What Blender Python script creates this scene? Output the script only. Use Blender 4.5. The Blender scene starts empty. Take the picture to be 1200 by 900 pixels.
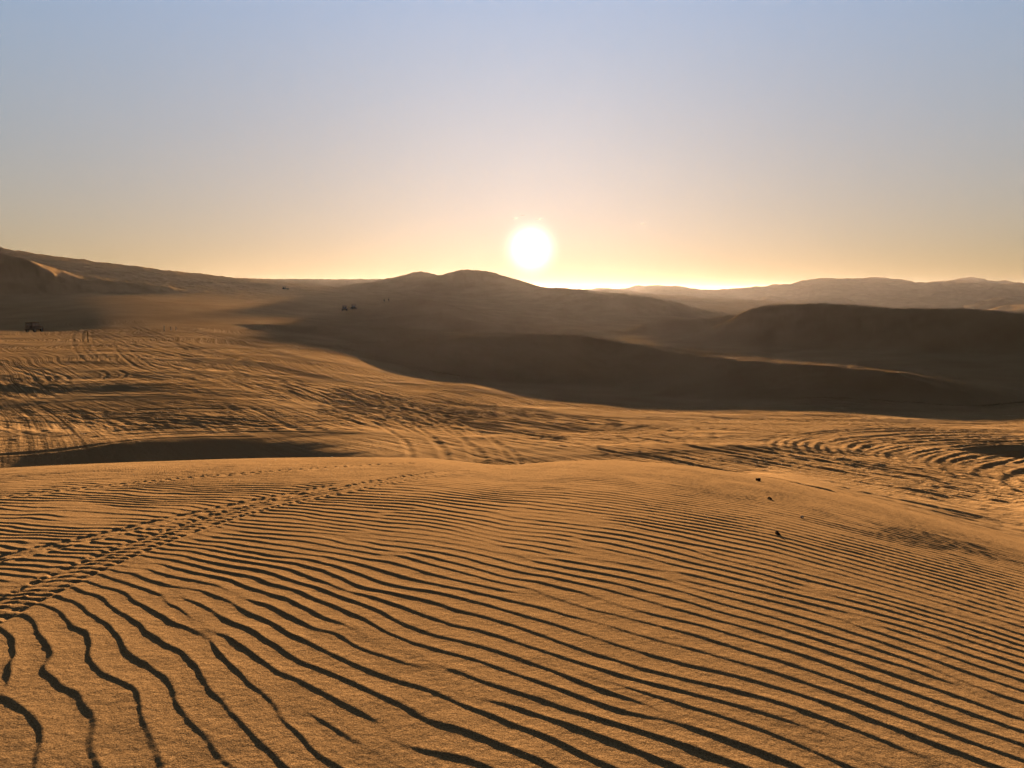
import bpy, bmesh, math, random
import numpy as np
from mathutils import Vector, Matrix
random.seed(7)
rng = np.random.default_rng(11)
scene = bpy.context.scene
COL = scene.collection

# ---------------------------------------------------------------- view geometry
FPX = 901.0                                   # focal length in photo pixels (1200 wide)
PITCH = math.atan(108.0 / FPX)                # the eye looks a little down: horizon at row 342
CP, SP = math.cos(PITCH), math.sin(PITCH)

def ray(px, py):
    X = np.asarray(px, float) - 600.0
    Y = 450.0 - np.asarray(py, float)
    fwd = FPX * CP + Y * SP
    up = -FPX * SP + Y * CP
    return X / fwd, up / fwd                  # x/y and z/y

def world(px, py, D):
    u, f = ray(px, py)
    return np.stack([u * D, D + 0 * u, f * D], -1)

SUN_U, SUN_F = ray(622, 291)
SUN_AZ = math.atan(float(SUN_U))
SUN_EL = math.atan(float(SUN_F) / math.hypot(1, float(SUN_U)))
SUN_DIR = Vector((math.sin(SUN_AZ) * math.cos(SUN_EL), math.cos(SUN_AZ) * math.cos(SUN_EL), math.sin(SUN_EL)))

# ---------------------------------------------------------------- noise tiles
def tile(n, fn, seed):
    r = np.random.default_rng(seed)
    k = np.fft.fftfreq(n) * n
    kx, ky = np.meshgrid(k, k, indexing='ij')
    spec = fn(kx, ky) * np.exp(2j * np.pi * r.random((n, n)))
    return np.fft.ifft2(spec)

def sample(T, a, b):
    n = T.shape[0]
    ia = np.floor(a).astype(np.int64); ib = np.floor(b).astype(np.int64)
    fa = a - ia; fb = b - ib
    i0 = ia % n; i1 = (ia + 1) % n; j0 = ib % n; j1 = (ib + 1) % n
    return (T[i0, j0] * (1 - fa) * (1 - fb) + T[i1, j0] * fa * (1 - fb)
            + T[i0, j1] * (1 - fa) * fb + T[i1, j1] * fa * fb)

def _pw(p, lo, hi):
    def f(kx, ky):
        k = np.hypot(kx, ky)
        return np.where((k >= lo) & (k <= hi), np.maximum(k, 1e-6) ** (-p), 0)
    return f
def norm_real(T):
    T = np.real(T); T = T - T.mean(); return (T / T.std()).astype(np.float32)
N_SMOOTH = norm_real(tile(512, _pw(1.6, 4, 40), 3))      # a unit of this tile = 512/8 samples or so
N_ROUGH = norm_real(tile(512, _pw(2.0, 4, 200), 5))
N_WARP = norm_real(tile(512, _pw(2.2, 3, 24), 8))
def noise(T, x, y, wl, rot=0.0, stretch=1.0):             # wl: metres for the dominant wavelength (k ~ 5)
    c, s = math.cos(rot), math.sin(rot)
    a = (x * c + y * s) / (wl * stretch) * 512 / 5.0
    b = (-x * s + y * c) / wl * 512 / 5.0
    return sample(T, a, b)

# ---------------------------------------------------------------- terrain
BASE = []                                                  # (u, ln D, f)
def bp(px, py, D):
    u, f = ray(px, py); BASE.append((float(u), math.log(D), float(f)))
def bz(px, D, z):
    u, f = ray(px, 400); BASE.append((float(u), math.log(D), z / D))
# left plain, nearly level
for p in [(40, 500, 48), (40, 460, 63), (40, 425, 87), (40, 389, 163), (60, 384, 178), (160, 505, 47), (160, 460, 63), (160, 420, 93), (160, 392, 152),
          (300, 510, 45), (300, 470, 60), (300, 435, 85), (300, 405, 134), (-120, 500, 48), (-120, 425, 85), (-120, 388, 158)]: bp(*p)
# centre, falling away towards the front dune
for p in [(450, 510, 45), (450, 475, 66), (450, 445, 93), (400, 420, 120), (600, 520, 42), (600, 490, 62), (600, 466, 86), (560, 452, 96),
          (700, 500, 56), (700, 476, 82), (800, 530, 38), (800, 500, 57), (800, 486, 80)]: bp(*p)
# right
for p in [(1000, 560, 31), (1000, 525, 43), (1000, 492, 74), (1180, 600, 25), (1180, 560, 33), (1180, 525, 47), (1180, 495, 74), (1150, 472, 104),
          (1350, 600, 25), (1350, 500, 70)]: bp(*p)
for px in (-150, 100, 350, 600, 850, 1100, 1350):
    bz(px, 26, -7.3); bz(px, 16, -7.0); bz(px, 6, -6.5)
# interdune floor
for px, D, z in [(500, 128, -14.6), (600, 132, -16.2), (750, 132, -16.8), (900, 125, -16.0), (1050, 125, -14.6), (1250, 130, -13.5),
                 (430, 170, -12.5), (430, 250, -11), (600, 190, -14), (800, 190, -15), (1000, 190, -14), (1200, 190, -13),
                 (600, 300, -13), (800, 300, -14), (1000, 300, -14), (1250, 300, -13), (480, 222, -12.5), (480, 270, -11), (420, 295, -9.5), (400, 370, -5.5), (400, 430, -4), (400, 620, -1), (500, 360, -8), (500, 430, -6),
                 (800, 600, -16), (1000, 600, -18), (1250, 600, -18), (600, 600, -10), (900, 1300, -20), (1250, 1300, -20), (600, 1300, -14)]: bz(px, D, z)
# left background, rising slowly
for p in [(100, 376, 190), (100, 360, 240), (100, 346, 320), (-40, 376, 205), (-60, 345, 330), (250, 378, 200), (250, 362, 255), (250, 347, 370)]: bp(*p)
for px in (-150, 100, 350): bz(px, 1300, -5)
for px in (-150, 100, 350, 600, 850, 1100, 1350):
    bz(px, 3500, -26); bz(px, 13000, -40)

BASE = np.array(BASE)
def _tps(d2): return 0.5 * d2 * np.log(d2 + 1e-12)
_P = np.stack([BASE[:, 0] * 2.2, BASE[:, 1]], -1)
_n = len(_P)
_K = _tps(((_P[:, None] - _P[None]) ** 2).sum(-1)) + np.eye(_n) * 0.0008
_A = np.block([[_K, np.c_[np.ones(_n), _P]], [np.c_[np.ones(_n), _P].T, np.zeros((3, 3))]])
_W = np.linalg.solve(_A, np.r_[BASE[:, 2], 0, 0, 0])
GU = np.linspace(-1.0, 1.0, 241); GV = np.linspace(math.log(2.0), math.log(14000), 420)
_Q = np.stack(np.meshgrid(GU * 2.2, GV, indexing='ij'), -1).reshape(-1, 2)
_F = _tps(((_Q[:, None] - _P[None]) ** 2).sum(-1)) @ _W[:_n] + _W[_n] + _Q @ _W[_n + 1:]
_F = _F.reshape(len(GU), len(GV))

def smax(a, b, k):
    h = np.clip(0.5 + 0.5 * (a - b) / k, 0, 1)
    return b * (1 - h) + a * h + k * h * (1 - h)
def sstep(a, b, x):
    t = np.clip((x - a) / (b - a), 0, 1); return t * t * (3 - 2 * t)

# near dune the camera stands on: how steeply it rolls over, by direction
_FPX = np.array([-200, 0, 200, 400, 500, 590, 660, 720, 800, 900, 1000, 1200, 1400])
_FT = np.array([.186, .1925, .203, .2125, .2175, .2295, .2225, .2195, .2225, .232, .249, .280, .30])
_FCAP = np.array([.50, .50, .50, .50, .50, .45, .42, .40, .33, .222, .236, .262, .28])
_FAZ = np.arctan(ray(_FPX, 540)[0])
_AZF = np.linspace(-.9, .9, 361)
_ker = np.exp(-(np.arange(-24, 25) / 8.0) ** 2); _ker /= _ker.sum()
_FT = np.convolve(np.pad(np.interp(_AZF, _FAZ, _FT), 24, mode='edge'), np.exp(-(np.arange(-24, 25) / 3.0) ** 2) / np.exp(-(np.arange(-24, 25) / 3.0) ** 2).sum(), 'valid')
_FCAP = np.convolve(np.pad(np.interp(_AZF, _FAZ, _FCAP), 24, mode='edge'), _ker, 'valid'); _FAZ = _AZF

def near_dune(x, y):
    r = np.hypot(x, y); az = np.arctan2(x, y)
    t = np.interp(az, _FAZ, _FT); cap = np.interp(az, _FAZ, _FCAP)
    a = (t / 2) ** 2 / 1.6
    back = sstep(-0.2, 0.7, np.cos(az))
    a = a * (0.15 + 0.85 * back)
    rc = cap / (2 * a)
    z = np.where(r < rc, a * r * r, a * rc * rc + cap * (r - rc))
    return -1.6 - z

DUNES = []
def dune(label, crest, lee, stoss, rl=0.4, rs=3.0, k=2.0, name='sand_dune'):
    P = np.array([world(px, py, D) for px, py, D in crest])
    # catmull-rom refine
    Q = []
    E = np.vstack([2 * P[0] - P[1], P, 2 * P[-1] - P[-2]])
    for i in range(1, len(E) - 2):
        for t in np.linspace(0, 1, 5)[:-1]:
            p0, p1, p2, p3 = E[i - 1], E[i], E[i + 1], E[i + 2]
            Q.append(0.5 * (2 * p1 + (p2 - p0) * t + (2 * p0 - 5 * p1 + 4 * p2 - p3) * t * t + (3 * p1 - p0 - 3 * p2 + p3) * t ** 3))
    Q.append(P[-1])
    DUNES.append(dict(label=label, P=np.array(Q), lee=lee, stoss=stoss, rl=rl, rs=rs, k=k, name=name))

def D_(pts, D): return [(a, b, D) for a, b in pts]
dune('long dark slip face of the nearest dune across the middle distance',
     [(376, 411, 160), (420, 404, 158), (460, 401, 157), (510, 397, 156), (550, 393, 156), (600, 391, 156), (650, 390.5, 156), (690, 393, 155),
      (720, 400, 153), (760, 409, 147), (800, 415, 140), (840, 419.5, 131), (900, 424, 121), (960, 428, 114), (1020, 434, 109), (1070, 442, 105), (1115, 456, 102)],
     .42, .11, .5, 5, 1.3)
dune('low dune with a thin lit crest left behind the nearest dark dune',
     D_([(255, 386), (300, 381.5), (350, 381), (400, 383), (450, 386), (500, 389.5), (545, 394)], 200), .36, .06, .5, 4, 1.5)
dune('low dark dune under the two far buggies left of the central peak',
     D_([(275, 380), (300, 375), (330, 370), (370, 363), (402, 357.5), (425, 361.5), (450, 369)], 330), .28, .05, .5, 4, 1.5)
dune('rounded dark dune in front of the central peak, left side',
     D_([(424, 368), (450, 355.5), (485, 351), (520, 355), (548, 365), (572, 373)], 300), .34, .07, .5, 4, 1.5)
dune('small low dune between the rounded dark dune and the nearest dark dune',
     D_([(405, 381), (440, 374), (490, 372), (518, 366), (545, 375), (600, 382), (665, 386)], 245), .36, .06, .5, 4, 1.5)
dune('central sand peak under the sun with two rounded summits',
     [(435, 331, 690), (455, 327, 680), (478, 322, 665), (495, 319, 655), (512, 322.5, 648), (528, 321.5, 640), (540, 317, 632), (549, 315.5, 626), (563, 317.5, 622),
      (580, 321.5, 615), (600, 329, 600), (620, 336, 580), (640, 338, 560), (668, 338, 540), (690, 341, 520), (720, 345, 500), (745, 350, 480)],
     .19, .20, 4, 8, 5)
dune('long dark ridge falling right from the central sand peak',
     D_([(700, 352), (733, 347.5), (765, 350), (800, 357), (830, 365.5), (860, 372), (885, 378)], 450), .36, .14, 1, 4, 2)
dune('pale rounded dune in front of the dark falling ridge',
     D_([(722, 402), (735, 391), (752, 383), (775, 377.5), (805, 373.5), (840, 371.5), (868, 368), (885, 366)], 258), .34, .10, 2, 4, 2)
dune('wide black dune filling the right side of the middle distance',
     [(858, 377, 232), (876, 363, 226), (900, 358.5, 222), (930, 357, 218), (960, 356.5, 214), (1000, 358.5, 208), (1040, 361, 202), (1090, 362, 194), (1130, 363.5, 188), (1170, 366.5, 182), (1210, 370, 176), (1270, 376, 170), (1350, 388, 165)],
     .50, .14, 2.0, 4, 1.5)
dune('big slope closing the left side of the desert',
     [(-200, 276, 600), (-60, 284, 600), (0, 290, 600), (30, 298.5, 615), (60, 306, 645), (100, 312, 700), (150, 318.5, 790), (172, 317, 815), (182, 317.5, 830), (200, 321.5, 850), (225, 329, 860), (250, 340, 850)],
     .088, .10, 2, 8, 5)
dune('long level rise under the left skyline',
     [(150, 321, 850), (200, 323.5, 900), (250, 325.7, 1000), (310, 327.5, 1150), (380, 327.6, 1230), (460, 327, 1260), (530, 330, 1260), (600, 338, 1250)],
     .046, .10, 20, 20, 6)
dune('black slip face on the far left slope',
     D_([(-160, 283), (-60, 290), (0, 296.5), (20, 301.5), (40, 309), (52, 315), (64, 322.5), (66.5, 328), (68, 336)], 335), .5, .17, .4, 3, 1.0)
dune('small dark hump on the left skyline', D_([(44, 306), (50, 303), (57, 302), (64, 304.5), (74, 310)], 640), .4, .25, 1, 3, 1)
HILLS = 'pale hazy hills along the right horizon'
dune(HILLS, D_([(690, 344), (740, 341), (780, 338), (800, 339), (830, 341.5), (860, 339.5), (900, 335.5), (940, 331), (965, 329.5), (1005, 329.5), (1040, 329.5), (1075, 331.5), (1100, 334), (1130, 331.5), (1150, 328.5), (1170, 331.5), (1210, 333), (1280, 336), (1400, 334)], 1800),
     .07, .09, 10, 30, 14, 'hills')
dune('second fainter row of hills behind the right horizon hills', D_([(640, 343), (680, 340), (700, 338), (735, 338.5), (770, 336.5), (800, 338), (850, 340), (905, 335), (945, 332), (1000, 331), (1025, 328), (1045, 328.5), (1070, 331), (1160, 328), (1180, 327), (1200, 330), (1300, 333), (1400, 330)], 2500),
     .09, .09, 10, 30, 14, 'hills')
dune('tiny pale rocky bump on the horizon right of the sun', D_([(658, 342), (664.5, 336.8), (667, 336.2), (668.2, 337.0), (669.8, 336.0), (671.5, 337.0), (676, 342)], 2900), .5, .3, 1, 3, 3, 'hills')

def dune_height(d, x, y):
    P = d['P'].astype(np.float32)
    # first pass: which face, from the nearest piece of crest (-1 towards the camera, 1 behind)
    best = np.full(x.shape, 1e18, np.float32); side = np.zeros(x.shape, np.float32)
    def seg(i):
        ax, ay, az = P[i]; bx, by, bz_ = P[i + 1]
        dx, dy = bx - ax, by - ay; L2 = dx * dx + dy * dy
        t = np.clip(((x - ax) * dx + (y - ay) * dy) / L2, 0, 1)
        ex = x - ax - t * dx; ey = y - ay - t * dy
        return ex, ey, ex * ex + ey * ey, az + t * (bz_ - az), dx, dy, math.sqrt(L2)
    for i in range(len(P) - 1):
        ex, ey, dd, z_, dx, dy, L = seg(i)
        m = dd < best
        best = np.where(m, dd, best)
        side = np.where(m, (-ex * dy + ey * dx) / L / (np.sqrt(dd) + 1e-4), side)
    wl = sstep(.9, -.9, side).astype(np.float32)
    # second pass: every piece of crest sends its slope down, nearer pieces count far more
    num = np.zeros(x.shape, np.float32); den = np.zeros(x.shape, np.float32)
    best = best + 1e-3
    for i in range(len(P) - 1):
        _, _, dd, z_, _, _, L = seg(i)
        lee = d['lee'] * (np.sqrt(dd + d['rl'] ** 2) - d['rl'])
        sto = d['stoss'] * (np.sqrt(dd + d['rs'] ** 2) - d['rs'])
        w = (best / (dd + 1e-3)) ** 3 * L
        num += w * (z_ - (lee * wl + sto * (1 - wl))); den += w
    return num / den

def base_height(x, y):
    r = np.hypot(x, y) + 1e-6
    az = np.arctan2(x, y); azc = np.clip(az, -0.77, 0.77)
    u = np.tan(azc); D = np.maximum(r * np.cos(azc), 2.05)
    a = (u - GU[0]) / (GU[1] - GU[0]); b = (np.log(D) - GV[0]) / (GV[1] - GV[0])
    a = np.clip(a, 0, len(GU) - 1.001); b = np.clip(b, 0, len(GV) - 1.001)
    ia = a.astype(int); ib = b.astype(int); fa = a - ia; fb = b - ib
    # smooth (C1) interpolation in both directions through cubic weights
    def cub(f): 
        return [-.5 * f + f * f - .5 * f ** 3, 1 - 2.5 * f * f + 1.5 * f ** 3, .5 * f + 2 * f * f - 1.5 * f ** 3, -.5 * f * f + .5 * f ** 3]
    wa, wb = cub(fa), cub(fb); f = 0
    for i in range(4):
        ii = np.clip(ia + i - 1, 0, len(GU) - 1)
        for j in range(4):
            jj = np.clip(ib + j - 1, 0, len(GV) - 1)
            f = f + wa[i] * wb[j] * _F[ii, jj]
    z = f * D
    # hollow behind the near crest on the left
    q = ((x + 16.5) / 14.5) ** 2 + ((y - 26) / 19.0) ** 2
    z = z - 2.9 * np.clip(1 - q, 0, 1) ** 2
    # hollow at the far right edge
    q = ((x - 35) / 9.0) ** 2 + ((y - 45) / 7.0) ** 2
    z = z - 1.5 * np.clip(1 - q, 0, 1) ** 2
    # low swells of the driven plain
    pl = sstep(30, 45, r) * (1 - sstep(150, 220, r))
    z = z + pl * (0.045 * noise(N_SMOOTH, x, y, 30, .25, 1.8) + 0.010 * noise(N_SMOOTH, x, y, 7, -.2, 1.5))
    far = sstep(220, 500, r)
    z = z + far * (0.5 + 1.2 * sstep(300, 900, r)) * noise(N_ROUGH, x, y, 120, .15, 1.6) * np.clip(r / 700, .5, 2.2)
    z = z + sstep(900, 2200, r) * 5.0 * noise(N_ROUGH, x, y, 480, .2, 1.3)
    return z

def terrain(x, y, want_owner=False):
    x = np.asarray(x, np.float32); y = np.asarray(y, np.float32)
    r = np.hypot(x, y)
    z = base_height(x, y).astype(np.float32)
    owner = np.zeros(x.shape, np.int16); top = z.copy()
    m0 = (r > 60) & (np.abs(np.arctan2(x, y)) < 1.1)
    idx = np.nonzero(m0.ravel())[0]
    xs, ys = x.ravel()[idx], y.ravel()[idx]; zs = z.ravel()[idx]; ts = zs.copy(); os_ = owner.ravel()[idx]
    rs = r.ravel()[idx]
    for n, d in enumerate(DUNES):
        P = d['P']; rr = np.hypot(P[:, 0], P[:, 1]); zz = P[:, 2].max() + 30
        lo = rr.min() - zz / max(d['lee'], .05) ; hi = rr.max() + zz / max(d['stoss'], .05)
        s = np.nonzero((rs > lo) & (rs < hi))[0]
        if len(s) == 0: continue
        h = dune_height(d, xs[s], ys[s])
        # gentle irregularity of crest and faces
        sc = 0.012 * np.maximum(rr.mean(), 100)
        h = h + 0.10 * sc * noise(N_ROUGH, xs[s], ys[s], 14 * sc, .3, 1.5) * (1.5 if d['name'] == 'hills' else .5)
        if d['name'] != 'hills': h = h + np.clip(rs[s] / 160, .8, 2.5) * (.10 * noise(N_ROUGH, xs[s], ys[s], 11, -.5, 2.4) + .05 * noise(N_ROUGH, xs[s] + 50, ys[s], 4, .9, 2.0))
        if d['name'] == 'hills': h = h + 5.0 * noise(N_ROUGH, xs[s], ys[s], 420) + 2.2 * noise(N_ROUGH, xs[s] + 900, ys[s], 130, .4, 1.6)
        o = h > ts[s]
        ts[s] = np.where(o, h, ts[s]); os_[s] = np.where(o, n + 1, os_[s])
        zs[s] = smax(h, zs[s], d['k'])
    z.ravel()[idx] = zs; owner.ravel()[idx] = os_
    nd = near_dune(x, y)
    nearm = (nd > z) & (r < 60)
    z = np.where(r < 80, smax(nd, z, 0.7), z)
    if want_owner: return z, owner, nearm
    return z

def hit(px, py, d0=3.0, d1=9000):
    """first point of the ground along the sight line through a photo pixel"""
    px = np.atleast_1d(np.asarray(px, float)); py = np.atleast_1d(np.asarray(py, float))
    u, f = ray(px, py)
    Ds = np.exp(np.linspace(math.log(d0), math.log(d1), 900))
    X = u[:, None] * Ds; Y = np.broadcast_to(Ds, X.shape)
    Z = terrain(X.ravel(), Y.ravel()).reshape(X.shape)
    below = f[:, None] * Ds < Z
    i = np.argmax(below, 1); ok = below.any(1)
    i = np.clip(i, 1, None)
    rows = np.arange(len(px))
    g1 = Z[rows, i] - f * Ds[i]; g0 = Z[rows, i - 1] - f * Ds[i - 1]
    t = np.clip(-g0 / (g1 - g0 + 1e-9), 0, 1)
    D = Ds[i - 1] + t * (Ds[i] - Ds[i - 1])
    return u * D, D, ok

# ---------------------------------------------------------------- wheel tracks pressed into the plain
CELL = 0.1
TX0, TX1, TY0, TY1 = -130.0, 95.0, 15.0, 215.0
TR = np.zeros((int((TX1 - TX0) / CELL), int((TY1 - TY0) / CELL)), np.float32)

def curve(pts, step):
    P = np.asarray(pts, float)
    E = np.vstack([2 * P[0] - P[1], P, 2 * P[-1] - P[-2]]); Q = []
    for i in range(1, len(E) - 2):
        n = max(2, int(np.hypot(*(E[i + 1] - E[i])) / step))
        t = np.linspace(0, 1, n, endpoint=False)[:, None]
        p0, p1, p2, p3 = E[i - 1], E[i], E[i + 1], E[i + 2]
        Q.append(0.5 * (2 * p1 + (p2 - p0) * t + (2 * p0 - 5 * p1 + 4 * p2 - p3) * t * t + (3 * p1 - p0 - 3 * p2 + p3) * t ** 3))
    return np.vstack(Q + [P[-1:]])

def press(xy, depth=.07, gauge=.8, width=.17, pair=True):
    xy = curve(xy, 0.06)
    t = np.gradient(xy, axis=0); t /= np.hypot(t[:, 0], t[:, 1])[:, None] + 1e-9
    nrm = np.stack([-t[:, 1], t[:, 0]], -1)
    wob = 1 + .35 * np.sin(np.cumsum(rng.normal(0, .02, len(xy))))
    for s in ((-gauge, gauge) if pair else (0,)):
        for o in np.arange(-4 * width, 4 * width + .01, .05):
            prof = -depth * math.exp(-(o / width) ** 2) + .55 * depth * (math.exp(-((abs(o) - 2.1 * width) / (.7 * width)) ** 2))
            p = xy + nrm * (s + o)
            i = ((p[:, 0] - TX0) / CELL).astype(int); j = ((p[:, 1] - TY0) / CELL).astype(int)
            m = (i >= 0) & (j >= 0) & (i < TR.shape[0]) & (j < TR.shape[1])
            old = TR[i[m], j[m]]; new = (prof * wob)[m]
            TR[i[m], j[m]] = np.where(np.abs(new) > np.abs(old) * .8, new, old)

def press_px(pts, **kw):
    P = curve(pts, 12.0)
    x, y, ok = hit(P[:, 0], P[:, 1], 16, 260)
    k = ok & (y < 230)
    xy = np.stack([x[k], y[k]], -1)
    if len(xy) < 4: return
    d = np.hypot(*np.diff(xy, axis=0).T)
    cut = np.nonzero(d > 25)[0]                       # a sight line that jumps over a hollow breaks the track
    for seg in np.split(xy, cut + 1):
        if len(seg) >= 4:
            for _ in range(2): seg[1:-1] = (seg[:-2] + 2 * seg[1:-1] + seg[2:]) / 4
            press(seg, **kw)

J = lambda s: random.uniform(-s, s)
# the broad bundle sweeping from the middle to the lower right
flow_x = np.array([380, 500, 600, 700, 800, 900, 1000, 1100, 1200, 1280])
flow_y = np.array([466, 480, 492, 506, 522, 540, 558, 578, 600, 618])
for i in range(84):
    off = -21 + 48 * i / 83 + J(1.5)
    a = random.choice([0, 0, 1, 2, 3, 4]); b = random.choice([6, 7, 8, 9, 9, 9])
    sk = J(7)
    pts = [(flow_x[q], flow_y[q] + off * (.55 + .06 * q) + sk * (q - 4) / 5) for q in range(a, b + 1)]
    press_px(pts, depth=random.uniform(.03, .085), width=random.uniform(.09, .16))
# pairs curling down to the near crest
for pts in [[(380, 456), (430, 470), (480, 488), (520, 510), (545, 532), (556, 548)],
            [(400, 452), (455, 468), (510, 490), (560, 516), (590, 534), (606, 550)],
            [(390, 474), (430, 486), (470, 503), (500, 522), (518, 540)],
            [(420, 462), (470, 474), (520, 490), (548, 505), (566, 520), (576, 540)],
            [(360, 462), (420, 482), (452, 492), (470, 500)]]:
    press_px(pts, depth=.06, width=.13)
# nested turning circles at the right
for tx, ty in [(915, 520), (938, 521), (950, 522), (963, 523), (989, 527), (1022, 532), (1046, 535), (1068, 537), (1093, 541), (1107, 543), (1131, 548), (1152, 551), (1168, 555), (1185, 557), (1206, 562), (926, 520), (976, 525), (1005, 529.5), (1034, 533), (1058, 536), (1082, 539), (1119, 545), (1142, 549.5), (1176, 556)]:
    s = random.uniform(.85, 1.15)
    press_px([(tx + 190 * s, ty - 17), (tx + 110 * s, ty - 15.5), (tx + 45 * s, ty - 11), (tx + 12, ty - 6.5), (tx, ty), (tx + 10, ty + 7), (tx + 38 * s, ty + 17), (tx + 85 * s, ty + 30), (tx + 150 * s, ty + 44), (tx + 220, ty + 56)],
             depth=random.uniform(.04, .09), width=random.uniform(.12, .2))
# tracks running across the shaded flat at the right
for i in range(22):
    y0 = random.uniform(484, 512); x0 = random.uniform(700, 960)
    press_px([(x0, y0), (x0 + 90, y0 + 2 + J(2)), (x0 + 200, y0 + 4 + J(3)), (x0 + 330, y0 + 6 + J(4))], depth=random.uniform(.02, .05), width=random.uniform(.1, .18))
# fans and loops on the left plain
for i in range(26):
    x0 = 100 + 11 * i + J(7)
    press_px([(x0 - 14, 387 + J(5)), (x0 + 18 + 3 * i, 402 + J(2)), (x0 + 60 + 6 * i, 418 + J(3)), (x0 + 130 + 8 * i, 436 + J(4)), (x0 + 230 + 9 * i, 456 + J(4))],
             depth=random.uniform(.015, .05), width=random.uniform(.12, .22))
for pts in [[(92, 388), (90, 400), (96, 412), (110, 424)], [(102, 388), (101, 402), (107, 412), (120, 422)],
            [(-30, 425), (20, 432), (52, 440), (54, 448), (30, 452), (-20, 455)], [(-30, 419), (30, 430), (70, 443), (66, 450), (30, 458), (-30, 466)],
            [(-30, 470), (40, 462), (100, 452), (132, 444), (138, 438), (128, 434)], [(150, 440), (125, 447), (60, 460), (-30, 476)],
            [(138, 402), (150, 418), (172, 432), (200, 438)], [(-20, 520), (60, 515), (140, 507), (220, 504), (320, 503), (420, 506)],
            [(-20, 530), (60, 524), (130, 516), (200, 511), (300, 509)], [(-20, 396), (30, 394), (80, 398), (130, 410)], [(-20, 408), (60, 404), (140, 408), (260, 424)]]:
    press_px(pts, depth=.035, width=.14)
for i in range(30):
    y0 = random.uniform(415, 500); x0 = random.uniform(-20, 300)
    press_px([(x0, y0), (x0 + 70, y0 + J(3) + 1), (x0 + 150, y0 + J(5) + 4), (x0 + 260, y0 + J(6) + 10)], depth=random.uniform(.012, .03), width=random.uniform(.12, .18))
# blur a little so that the ruts have soft sides
for _ in range(2):
    TR[1:-1] = (TR[:-2] + 2 * TR[1:-1] + TR[2:]) / 4
    TR[:, 1:-1] = (TR[:, :-2] + 2 * TR[:, 1:-1] + TR[:, 2:]) / 4

def track_height(x, y):
    a = (x - TX0) / CELL - .5; b = (y - TY0) / CELL - .5
    m = (a > 1) & (b > 1) & (a < TR.shape[0] - 2) & (b < TR.shape[1] - 2)
    out = np.zeros(x.shape, np.float32)
    out[m] = sample(TR, a[m], b[m])
    return out

# ---------------------------------------------------------------- wind ripples on the near dune
RN, RCELL, RLAM = 2048, 0.0165, 0.262
def _rip(kx, ky):
    k0 = RN * RCELL / RLAM
    return np.exp(-((kx - k0) / (0.105 * k0)) ** 2 / 2 - (ky / (0.10 * k0)) ** 2 / 2) + \
        .35 * np.exp(-((kx - k0) / (0.16 * k0)) ** 2 / 2 - (ky / (0.16 * k0)) ** 2 / 2)
RIP = tile(RN, _rip, 21).astype(np.complex64)
RIP /= np.sqrt((np.abs(RIP) ** 2).mean())

NEAR_TRACKS = []
def near_track(pts, half, kind):
    P = curve(pts, 10.0)
    x, y, ok = hit(P[:, 0], P[:, 1], 1.5, 26)
    NEAR_TRACKS.append((np.stack([x[ok], y[ok]], -1), half, kind))
near_track([(-160, 800), (-60, 746), (20, 704), (110, 662), (200, 626), (300, 595), (400, 574), (470, 561), (540, 552)], .155, 'tread')
near_track([(-160, 694), (-60, 670), (30, 648), (110, 630), (200, 609), (300, 587.5), (400, 569)], .10, 'faint')
near_track([(-100, 594), (0, 583), (100, 572), (200, 562), (300, 554), (420, 546), (480, 543)], .085, 'tread')

def ripple_height(x, y):
    # the crest direction swings and the spacing widens towards the near left
    t = -x * .8 + y * .6
    w = sstep(.6, -2.6, x)
    q = -.1 * y + .48 * np.log(np.cosh((y - 4.2) / 1.2)) + .2
    ps = .88 * x + 1.11 * y + w * q - .4 * (x + 1 - np.log1p(np.exp(np.clip((x + 1) * 2, -40, 40))) / 2) * sstep(3.5, 6.5, y)
    wob = 0.050 * noise(N_WARP, x, y, 2.6) + 0.026 * noise(N_WARP, x + 31, y + 17, .8) * np.clip(1.2 - (x + 2.5) * .25, .25, 1.3)
    sp = (ps + wob) * 1.36
    tp = t + .3 * noise(N_WARP, x + 7, y - 5, 5)
    Z = sample(RIP, sp / RCELL, tp / RCELL)
    amp = np.abs(Z); ph = (np.angle(Z) / (2 * np.pi)) % 1.0
    w = .135
    prof = np.where(ph < w, sstep(-.25, 1.05, ph / w), (1 - (ph - w) / (1 - w)) ** 1.9)
    A = 0.0043 * (1 + .85 * sstep(3.2, 9, np.hypot(x, y))) * np.clip(amp / .42, 0, 1) * (1 + .08 * sstep(.8, -2, x) * sstep(6, 3, y))
    A = A * np.clip(1 + .16 * noise(N_SMOOTH, x - 3, y + 9, 2.6), .5, 1.3)
    return (prof - .45) * A

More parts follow.
